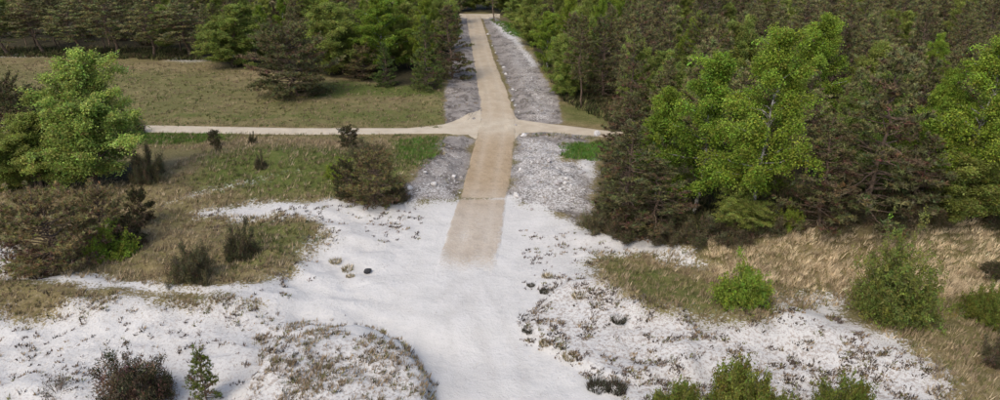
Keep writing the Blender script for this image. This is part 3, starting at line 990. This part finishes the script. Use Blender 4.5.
# front left
plant('brown0', 139, 402, 346, 66, 'brown_shrub', 'rusty brown shrub with dark tips on white sand, bottom left', 'shrub', parts=SH)
P['sapling'] = make_pine(331, 2.7, base=0.10, R=0.72, col=(0.105, 0.135, 0.034), brown=0.05, density=1.9, shape='cone', nn=11, needle=0.15, trunk_r=0.03)
P['sapling'] = extents(P['sapling'])
plant('sapling', 207, 400, 344, 30, 'pine_tree', 'slim bright green pine sapling on white sand right of rusty shrub', 'tree')
P['twiggy'] = make_shrub(641, 0.9, 0.8, (0.10, 0.10, 0.07), leaf=0.10, n_stem=26, per=3, needle=True, brown=0.4, fill=0.35)
P['twiggy'] = extents(P['twiggy'])
plant('twiggy', 57, 392, 370, 30, 'twiggy_shrub', 'sparse grey twiggy shrub left of the rusty shrub', 'shrub', parts=SH)

# ------------------------------------------------------------------ the wood behind
tx = np.array(TAKEN)
FORREG = [
    # polygon of trunks, spacing, height range, kinds, label table
    ('right', W([(517, 14), (538, 44), (560, 84), (585, 112), (625, 126), (640, 170), (700, 196), (800, 200), (880, 196), (1000, 198), (1140, 196), (1420, 30), (1250, 6), (1000, -8), (700, -20), (560, -12), (520, 4)]), 4.6),
    ('left', W([(-260, 57), (-60, 54), (30, 53), (100, 54), (190, 58), (215, 50), (270, 60), (320, 66), (380, 72), (420, 78), (452, 60), (461, 25), (455, 11), (440, 0), (300, -8), (100, -10), (-300, 0)]), 4.0),
    ('far', W([(440, 11), (490, 11), (520, 13), (530, 4), (520, -6), (440, -6)]), 3.6),
]
placed = [tuple(t) for t in tx]


def forest_label(side, px, py, kind):
    what = {'pine': 'dark pine', 'shag': 'shaggy pine', 'birch': 'light green birch', 'broad': 'green leafy tree', 'wide': 'bushy pine'}[kind]
    if side == 'far':
        return what + ' beyond the far end of the road'
    if side == 'left':
        row = ' fronting the far wood' if py > 40 else ' deep in far wood'
        where = [(55, ' at the left picture edge'), (135, ' above the tall fresh green tree'), (205, ' left of dense green tree'),
                 (262, ' behind the dense green tree'), (335, ' behind the rounded meadow pine'), (405, ' behind the small cone conifer'), (9999, ' beside the far road')]
        return what + row + next(w for m, w in where if px < m)
    if px < 572 and py < 95:
        return what + (' lining the right side of the far road' if py > 45 else ' right of the road near its far end')
    row = ' close behind' if py > 115 else (' well behind' if py > 60 else ' far behind')
    where = [(650, ' the shaggy corner pines'), (695, ' the left flank birch'), (755, ' the tallest birch'), (800, ' right edge of tallest birch'),
             (835, ' the bright rear birch'), (905, ' the tall shaggy pine'), (960, ' left half of right edge birch'), (9999, ' right half of right edge birch')]
    return what + ' in right wood' + row + next(w for m, w in where if px < m)


def number_off(items):
    """items: (object, label, x in the picture): neighbours of one label are told apart from left to right where they are few"""
    by = {}
    for o, lab, px in items:
        by.setdefault(lab, []).append((px, o))
    words = {2: ('left one', 'right one'), 3: ('leftmost', 'middle one', 'rightmost'), 4: ('leftmost', 'second from left', 'third from left', 'rightmost'),
             5: ('leftmost', 'second from left', 'middle one', 'second from right', 'rightmost'),
             6: ('leftmost', 'second from left', 'third from left', 'third from right', 'second from right', 'rightmost')}
    for lab, v in by.items():
        v.sort(key=lambda t: t[0])
        for k, (_, o) in enumerate(v):
            o['label'] = lab + (', ' + words[len(v)][k] if len(v) in words else '')


FOREST_ITEMS = []
NAMES = {'pine': 'pine_tree', 'shag': 'pine_tree', 'wide': 'pine_tree', 'birch': 'birch_tree', 'broad': 'broadleaf_tree'}
cnt = 0
cover = np.zeros((440, 1160), bool)          # what nearer crowns already hide, a margin of 80 / 20 px round the frame
YY, XX = np.mgrid[-20:420, -80:1080]


def crown_disc(x, y, h, w, k=1.0):
    """the crown's ellipse in the picture"""
    zt, zb = gz(x, y) + h, gz(x, y) + 0.25 * h
    px, pt = proj(x, y, zt)
    _, pb = proj(x, y, zb)
    zc = y * CT - (zt - H_CAM) * ST
    rx = 0.5 * w * F_PX / zc
    return ((XX - px) / (rx * k)) ** 2 + ((YY - (pt + pb) / 2) / (max(2.0, (pb - pt) / 2) * k)) ** 2 < 1


cands = []
for side, poly, sp in FORREG:
    pa = np.array(poly)
    lo, hi = pa.min(0), pa.max(0)
    hi[1] = min(hi[1], 240.0 if side == 'far' else 205.0)
    cand = rng.uniform(lo, hi, size=(6000, 2))
    ok = polysd(cand[:, 0], cand[:, 1], poly) > 0.0
    for (x, y) in cand[ok]:
        px, py = proj(x, y, 0.0)
        if px < -60 or px > 1060 or (side != 'far' and (py < -2 or y > 190)):
            continue
        if any((x - a) ** 2 + (y - b) ** 2 < max(sp * sp, c * c) for (a, b, c) in placed):
            continue
        placed.append((x, y, sp * 0.9))
        cands.append((y, x, side, px, py))
cands.sort()
for (y, x, side, px, py) in cands:
    u = rng.random()
    patch = float(fbm(np.array([x / 22.0]), np.array([y / 22.0]), 77, 2)[0])
    # patches of birch and of pine as in the picture
    near_road = (side == 'right' and px < 590) or (side == 'left' and px > 225)
    pb = 0.68 if near_road else (0.36 if patch > 0.55 else 0.13)
    if side == 'right' and px > 640 and py < 75:
        pb *= 0.8
    if side == 'left' and px < 190:
        pb = 0.04
    if u < pb:
        kind = 'birch' if rng.random() < 0.45 else 'broad'
        h = rng.uniform(8.0, 12.0)
    else:
        kind = 'pine' if (rng.random() < 0.75) else 'shag'
        h = rng.uniform(8.5, 13.5)
    if side == 'right' and px < 570:
        h = rng.uniform(7.0, 10.5)
    if side == 'left':
        h *= 0.9
    nv = {'pine': 4, 'shag': 3, 'birch': 3, 'broad': 3}[kind]
    proto = kind + str(rng.integers(0, nv))
    wid = 2 * P[proto][3] * (h / P[proto][2]) * rng.uniform(0.85, 1.2)
    d1 = crown_disc(x, y, h, wid)
    seen = d1[20:420, 80:1080].sum()
    if seen < 25 or (d1 & ~cover)[20:420, 80:1080].sum() < 0.06 * seen:
        continue
    cover |= crown_disc(x, y, h, wid, 0.62)
    FOREST_ITEMS.append([drop(proto, x, y, h, wid, NAMES[kind], 'tree', 'tree',
         {'right': 'trees of the wood right of the road', 'left': 'trees of the wood behind the meadow', 'far': 'trees beyond the end of the road'}[side]), forest_label(side, px, py, kind), px])
    cnt += 1
number_off(FOREST_ITEMS)
print('forest trees', cnt)


# ------------------------------------------------------------------ grass (stuff)
def tufts(name, pts, hts, cols, blades, spread, label, cat, width=0.036, lean=0.6, seed=5):
    r = np.random.default_rng(seed)
    n = len(pts)
    z = height(pts[:, 0], pts[:, 1])
    base = np.repeat(np.column_stack([pts, z - 0.02]), blades, axis=0)
    hh = np.repeat(hts, blades) * r.uniform(0.55, 1.15, n * blades)
    cc = np.repeat(cols, blades, axis=0) * r.uniform(0.75, 1.25, (n * blades, 1))
    az = r.uniform(0, 6.283, n * blades)
    ln = r.uniform(0.05, lean, n * blades)
    wind = np.array([0.18, 0.05])
    dirx, diry = np.cos(az) * ln + wind[0], np.sin(az) * ln + wind[1]
    rad = np.repeat(hts, blades) * spread * np.sqrt(r.uniform(0, 1, n * blades))
    base[:, 0] += np.cos(az) * rad
    base[:, 1] += np.sin(az) * rad
    sx, sy = -np.sin(az + 0.8), np.cos(az + 0.8)
    w = width * r.uniform(0.6, 1.3, n * blades) * (0.5 + np.repeat(hts, blades))
    a = base + np.column_stack([sx * w, sy * w, 0 * w])
    b = base - np.column_stack([sx * w, sy * w, 0 * w])
    c = base + np.column_stack([dirx * hh, diry * hh, hh])
    v = np.stack([a, b, c], 1).reshape(-1, 3)
    f = np.arange(len(v)).reshape(-1, 3)
    me = mesh_np(name, v, f, M_GRASS, {'col': np.repeat(np.clip(cc, 0.003, 1), 3, axis=0)})
    return tag(link(name, me), label, cat, kind='stuff')


def scatter(polys_px, per_m2, seed, mask=None):
    r = np.random.default_rng(seed)
    out = []
    for poly_px in polys_px:
        poly = np.array(W(poly_px))
        lo, hi = poly.min(0), poly.max(0)
        n = int((hi[0] - lo[0]) * (hi[1] - lo[1]) * per_m2)
        p = r.uniform(lo, hi, (n, 2))
        p = p[polysd(p[:, 0], p[:, 1], poly) > -0.3 + 0.6 * r.random(n)]
        out.append(p)
    p = np.concatenate(out)
    if mask is not None:
        p = p[mask(p[:, 0], p[:, 1], r)]
    return p


def pick(r, n, table, jit=0.15):
    cols = np.array([t[1] for t in table])
    pr = np.array([t[0] for t in table], float)
    i = r.choice(len(table), n, p=pr / pr.sum())
    return cols[i] * (1 + jit * r.normal(size=(n, 1)))


STRAW, BROWN, OLIVE, DARK, FRESH = (0.74, 0.615, 0.425), (0.29, 0.22, 0.14), (0.18, 0.175, 0.072), (0.07, 0.056, 0.043), (0.095, 0.165, 0.032)
r0 = np.random.default_rng(11)
# straw coloured marram on the right dune
p = scatter([[(700, 236), (820, 226), (1000, 222), (1060, 222), (1060, 300), (940, 300), (850, 290), (720, 278)]], 20, 21)
tufts('marram_grass', p, r0.uniform(0.25, 0.55, len(p)), pick(r0, len(p), [(6, STRAW), (3, (0.46, 0.37, 0.24)), (1, BROWN), (1, OLIVE)]), 16, 0.4,
      'straw coloured marram grass covering the right dune', 'grass', width=0.022, lean=0.9, seed=1)
# brown and olive grass of the right dune foot
p = scatter([[(596, 250), (700, 252), (850, 285), (950, 296), (1060, 300), (1060, 420), (945, 420), (930, 360), (880, 330), (840, 305), (760, 322), (690, 318), (640, 304), (600, 276)]], 15, 22,
            lambda x, y, r: r.random(len(x)) < 0.35 + 0.9 * (fbm(x / 2, y / 2, 5) - 0.2))
gm = zone(p[:, 0], p[:, 1], GREEN)
cols = np.where((r0.random(len(p)) < 0.55 * gm + 0.15)[:, None], pick(r0, len(p), [(1, OLIVE)]), pick(r0, len(p), [(3, (0.33, 0.265, 0.16)), (2, BROWN), (1, (0.48, 0.39, 0.26))]))
tufts('dune_grass', p, r0.uniform(0.18, 0.5, len(p)), cols, 8, 0.45, 'brown and olive grass at the foot of the right dune', 'grass', seed=2)
# left dunes
p = scatter([[(-60, 186), (150, 182), (205, 150), (130, 148), (150, 136), (440, 138), (446, 150), (415, 176), (400, 203), (330, 201), (250, 204), (196, 214), (300, 216), (330, 232), (322, 244), (292, 272), (250, 284), (130, 284), (-60, 276)]], 11, 23,
            lambda x, y, r: r.random(len(x)) < 0.25 + 1.0 * (fbm(x / 2.5, y / 2.5, 6) - 0.15))
gm = zone(p[:, 0], p[:, 1], GREEN)
cols = np.where((r0.random(len(p)) < 0.85 * gm)[:, None], pick(r0, len(p), [(2, OLIVE), (1, (0.11, 0.13, 0.045))]), pick(r0, len(p), [(3, (0.33, 0.265, 0.16)), (2, BROWN), (1, (0.48, 0.39, 0.26))]))
tufts('dune_grass', p, r0.uniform(0.18, 0.5, len(p)), cols, 8, 0.45, 'dry brown and green grass on the left dunes', 'grass', seed=3)
# tufts on the sand, left foreground
p = scatter([[(-60, 284), (120, 292), (118, 312), (60, 322), (-60, 318)]], 24, 24, lambda x, y, r: r.random(len(x)) < 0.35 + smooth(0.38, 0.6, fbm(x / 1.6, y / 1.1, 8)))
p = np.concatenate([p, scatter([[(140, 294), (262, 303), (258, 314), (200, 316), (140, 306)]], 24, 25, lambda x, y, r: r.random(len(x)) < smooth(0.4, 0.6, fbm(x / 1.2, y / 0.8, 9)))])


def streak(x, y, r):
    u = x * 0.77 + y * 0.64
    v = -x * 0.64 + y * 0.77
    return r.random(len(x)) < 0.9 * smooth(0.34, 0.66, 0.65 * fbm(u / 2.2, v / 0.7, 12) + 0.35 * vnoise(x / 0.3, y / 0.3, 13))


p = np.concatenate([p, scatter([[(255, 315), (330, 320), (350, 345), (300, 420), (235, 420), (260, 370)]], 30, 26, streak)])
p = np.concatenate([p, scatter([[(290, 350), (330, 342), (375, 336), (404, 352), (424, 388), (430, 430), (270, 430)]], 30, 27, streak)])
p = np.concatenate([p, scatter([[(330, 334), (372, 334), (402, 348), (422, 380), (424, 400), (412, 392), (396, 360), (368, 342)]], 16, 28, lambda x, y, r: r.random(len(x)) < 0.55)])
_lo, _hi = np.array(_PL[0][0]).min(0) - 1, np.array(_PL[0][0]).max(0) + 1
_e = r0.uniform(_lo, _hi, (4200, 2))
_sd = polysd(_e[:, 0], _e[:, 1], _PL[0][0]) + 0.9 * (fbm(_e[:, 0] / 0.8, _e[:, 1] / 0.8, 61, 3) - 0.5)
p = np.concatenate([p, _e[(np.abs(_sd + 0.05) < 0.42) & (_e[:, 0] > _lo[0] + 3.5) & (r0.random(len(_e)) < 0.95)]])
tufts('dune_grass', p, r0.uniform(0.10, 0.34, len(p)), pick(r0, len(p), [(3, (0.34, 0.27, 0.18)), (3, BROWN), (2, OLIVE), (1, DARK)]), 8, 0.5,
      'sparse brown tufts on white sand in the left foreground', 'grass', seed=4)
# small dark specks of heather on the sand
sp = lambda k: (lambda x, y, r: r.random(len(x)) < smooth(0.42, 0.66, fbm(x / 0.9, y / 0.7, k)))
p = scatter([[(560, 275), (600, 278), (690, 320), (830, 315), (948, 372), (950, 430), (640, 430), (600, 372), (530, 345), (516, 325)]], 26, 31, sp(14))
q = scatter([[(-60, 318), (300, 312), (290, 345), (250, 430), (-60, 430)], [(200, 212), (420, 204), (420, 240), (330, 250), (300, 300), (230, 300)], [(520, 225), (600, 236), (690, 254), (600, 262), (560, 300), (525, 290)]], 6, 32, sp(15))
q2 = scatter([[(518, 320), (545, 338), (585, 356), (612, 378), (600, 384), (565, 362), (530, 345)]], 30, 37, sp(19))
q = np.concatenate([q, q2])
lit = scatter([[(330, 250), (430, 210), (440, 290), (500, 290), (520, 240), (600, 420), (430, 420), (400, 340), (300, 320)]], 1.0, 38)
p = np.concatenate([p, q])
tufts('plant_litter', lit, r0.uniform(0.03, 0.10, len(lit)), pick(r0, len(lit), [(3, (0.30, 0.25, 0.2)), (1, DARK)]), 5, 1.2,
      'tiny bits of plant litter strewn over the bare sand', 'litter', width=0.03, lean=1.4, seed=16)
tufts('heather', p, r0.uniform(0.08, 0.24, len(p)), pick(r0, len(p), [(3, (0.15, 0.115, 0.095)), (2, BROWN), (2, DARK), (1, OLIVE)]), 9, 0.75,
      'small dark heather specks scattered over the white sand', 'heather', width=0.06, lean=0.9, seed=6)
# lush grass by the crossing and meadow
p = scatter([[(392, 140), (444, 138), (438, 156), (420, 168), (398, 160)], [(558, 143), (612, 141), (612, 160), (562, 160)], [(118, 133), (232, 134), (225, 141), (120, 147)], [(490, 20), (512, 23), (528, 40), (508, 34)]], 9, 33)
tufts('lush_grass', p, r0.uniform(0.2, 0.45, len(p)), pick(r0, len(p), [(3, (0.085, 0.17, 0.028)), (2, (0.11, 0.195, 0.038)), (1, OLIVE)]), 8, 0.6,
      'lush green grass patches around the crossing', 'grass', seed=7)
p = scatter([[(-60, 60), (200, 64), (330, 80), (446, 92), (446, 124), (150, 122), (-60, 122)]], 1.6, 34)
gm = zone(p[:, 0], p[:, 1], GREEN)
cols = np.where((r0.random(len(p)) < 0.9 * gm)[:, None], pick(r0, len(p), [(2, OLIVE), (1, (0.10, 0.13, 0.04))]), pick(r0, len(p), [(3, (0.26, 0.21, 0.125)), (2, BROWN), (1, OLIVE)]))
tufts('meadow_grass', p, r0.uniform(0.15, 0.35, len(p)), cols, 7, 0.8, 'dry meadow grass before the far wood', 'grass', width=0.08, seed=8)
# weeds in the grey broken ground
p = scatter([[(408, 182), (440, 152), (470, 140), (458, 196), (408, 202)], [(516, 140), (565, 145), (592, 172), (594, 214), (560, 212), (512, 196)], [(448, 60), (478, 80), (484, 112), (448, 120)], [(505, 70), (540, 75), (558, 118), (520, 118)]], 2.2, 35, sp(17))
tufts('weeds', p, r0.uniform(0.08, 0.25, len(p)), pick(r0, len(p), [(3, DARK), (2, BROWN), (1, OLIVE)]), 8, 0.8, 'dark weeds on the grey broken ground beside the road', 'weeds', seed=9)
p = scatter([[(150, 133), (445, 135), (445, 139), (150, 136)], [(150, 122), (440, 125), (440, 128), (150, 126)], [(520, 134), (600, 138), (600, 141), (520, 138)]], 7, 39)
tufts('track_verge_grass', p, r0.uniform(0.12, 0.35, len(p)), pick(r0, len(p), [(2, OLIVE), (2, (0.30, 0.24, 0.14)), (1, (0.09, 0.14, 0.035))]), 8, 0.6,
      'short grass along both edges of the crossing track', 'grass', seed=17)
# forest undergrowth
p = scatter([[(585, 228), (700, 242), (820, 232), (1060, 228), (1060, 190), (620, 190)], [(540, 60), (565, 100), (610, 122), (640, 120), (600, 60)], [(-60, 56), (200, 60), (200, 50), (-60, 48)]], 4, 36)
tufts('undergrowth', p, r0.uniform(0.3, 0.9, len(p)), pick(r0, len(p), [(3, (0.06, 0.075, 0.03)), (2, (0.12, 0.095, 0.055)), (1, OLIVE)]), 9, 0.7,
      'dark undergrowth along the edge of the wood', 'undergrowth', width=0.07, lean=0.9, seed=10)


# ------------------------------------------------------------------ single tufts that stand apart on the sand
def tuft_mesh(seed, h, n, table, spread):
    r = np.random.default_rng(seed)
    lv = Leaves(r)
    a = r.uniform(0, 6.28, n)
    q = np.sqrt(r.uniform(0, 1, n)) * spread * (0.55 + 0.75 * vnoise(np.cos(a) * 1.6 + seed, np.sin(a) * 1.6, seed))
    c = np.column_stack([np.cos(a) * q, np.sin(a) * q, np.full(n, -0.03)])
    d = np.column_stack([np.cos(a) * r.uniform(0.1, 0.9, n), np.sin(a) * r.uniform(0.1, 0.9, n), np.ones(n)])
    lv.add(c, d, h * r.uniform(0.4, 1.2, n), 0.035, pick(r, n, table))
    return lv.mesh('grass_tuft', M_GRASS, False)


TM = [tuft_mesh(50, 0.36, 260, [(2, OLIVE), (2, BROWN), (1, STRAW)], 0.45), tuft_mesh(51, 0.34, 420, [(3, DARK), (2, (0.07, 0.08, 0.05))], 0.45)]
for (px, py, k, s, lab) in (
        (336, 262, 0, 1.0, 'olive brown grass tuft left of the black stone'),
        (347, 270, 0, 1.1, 'brown grass tuft closest to the black stone'),
        (350, 277, 0, 0.7, 'low grass tuft just below the one by the black stone'),
        (547, 277, 0, 0.9, 'olive grass tuft on white sand right of the road end'),
        (531, 286, 1, 0.6, 'small dark tuft left of three on sand right of road end'),
        (544, 292, 1, 0.8, 'dark tuft below the olive tuft right of the road end'),
        (578, 297, 0, 1.0, 'straw and olive tuft beside the olive grass slope'),
        (618, 321, 1, 1.1, 'blackish round tuft alone amid the speckled sand'),
        (597, 388, 1, 1.4, 'blackish round tuft at bottom, left of a pair'),
        (615, 389, 1, 1.3, 'blackish round tuft at bottom, right of a pair'),
        (528, 331, 1, 0.8, 'dark tuft at the upper end of the eroded sand edge'),
        (545, 344, 0, 0.8, 'brown tuft in the middle of the eroded sand edge'),
        (570, 358, 0, 1.0, 'brown tuft at the lower end of the eroded sand edge')):
    g_ = ground(px, py)
    o = link('grass_tuft', TM[k], None, (g_[0], g_[1], gz(*g_)), rng.uniform(0, 6.28), (s, s, s))
    tag(o, lab, 'grass tuft', 'tufts standing apart on the white sand')


# ------------------------------------------------------------------ stones
def stone_mesh(seed, mat):
    import bmesh
    r = np.random.default_rng(seed)
    bm = bmesh.new()
    bmesh.ops.create_icosphere(bm, subdivisions=2, radius=0.5)
    ax = norm(r.normal(size=(7, 3)))
    cut = r.uniform(0.30, 0.44, 7)
    for v in bm.verts:
        co = np.array(v.co)
        for a, c_ in zip(ax, cut):
            dd = co @ a
            if dd > c_:
                co = co - a * (dd - c_)
        v.co = co + r.normal(size=3) * 0.012
    me = bpy.data.meshes.new('stone')
    bm.to_mesh(me)
    bm.free()
    me.materials.append(mat)
    return me


SM = [stone_mesh(60 + k, M_STONE) for k in range(3)]
SG = [stone_mesh(70 + k, M_GREYSTONE) for k in range(3)]


def put_stone(me, px, py, sx, sy, sz, label, group=None):
    g_ = ground(px, py)
    o = link('stone', me, None, (g_[0], g_[1], gz(*g_) + sz * 0.22), rng.uniform(0, 6.28), (sx, sy, sz))
    tag(o, label, 'stone', group)


bk = stone_mesh(80, M_BLACK)
g_ = ground(368, 273)
tag(link('stone', bk, None, (g_[0], g_[1], gz(*g_) + 0.15), 0.4, (0.62, 0.5, 0.5)), 'black stone lying alone on the white sand left of road', 'stone')
put_stone(SM[0], 597, 135, 1.3, 0.8, 0.8, 'large white stone at the end of the short right track')
put_stone(SM[1], 524, 136, 1.1, 0.7, 0.5, 'pale stone at the crossing, on the right road edge')
put_stone(SM[2], 434, 185, 0.6, 0.5, 0.5, 'white stone on grey ground left of the road')
put_stone(SM[0], 410, 189, 0.7, 0.5, 0.45, 'white stone on grey ground next to the dark bushy pine')
put_stone(SM[1], 516, 196, 0.8, 0.6, 0.5, 'white stone right of the road where the sand begins')
put_stone(SM[2], 565, 184, 0.6, 0.45, 0.4, 'pale stone in the middle of the grey ground right of road')
put_stone(SG[0], 560, 183, 0.7, 0.5, 0.4, 'dark stone touching the pale stone on right grey ground')
put_stone(SG[1], 549, 162, 0.8, 0.5, 0.4, 'dark stone upper middle of the right grey ground')
for k, (px, py) in enumerate([(519, 124), (521, 114), (519, 106), (517, 98), (520, 92), (514, 88), (512, 82), (509, 76), (505, 68), (503, 62), (499, 52), (497, 46), (492, 40), (490, 34)]):
    s = rng.uniform(0.2, 0.55)
    put_stone(SM[k % 3] if k % 3 else SG[k % 2], px + rng.normal() * 1.6 - 3, py + rng.normal() * 1.5, s * 1.2, s * 0.9, s * 0.75,
              'pale stone in the line of stones along the right edge of far road', 'stones along the far road')
for k in range(64):
    px, py = [(rng.uniform(520, 588), rng.uniform(146, 212)), (rng.uniform(420, 462), rng.uniform(165, 198))][k % 3 == 2]
    if px > 560 and py < 172:
        px -= 40
    s = 0.12 + 0.4 * rng.random() ** 3
    put_stone(SG[k % 3] if k % 2 else SM[k % 3], px, py, s * 1.2, s, s * 0.8,
              'small stone scattered on the grey ground %s of the road' % ('right' if px > 500 else 'left'), 'small stones on the grey ground')
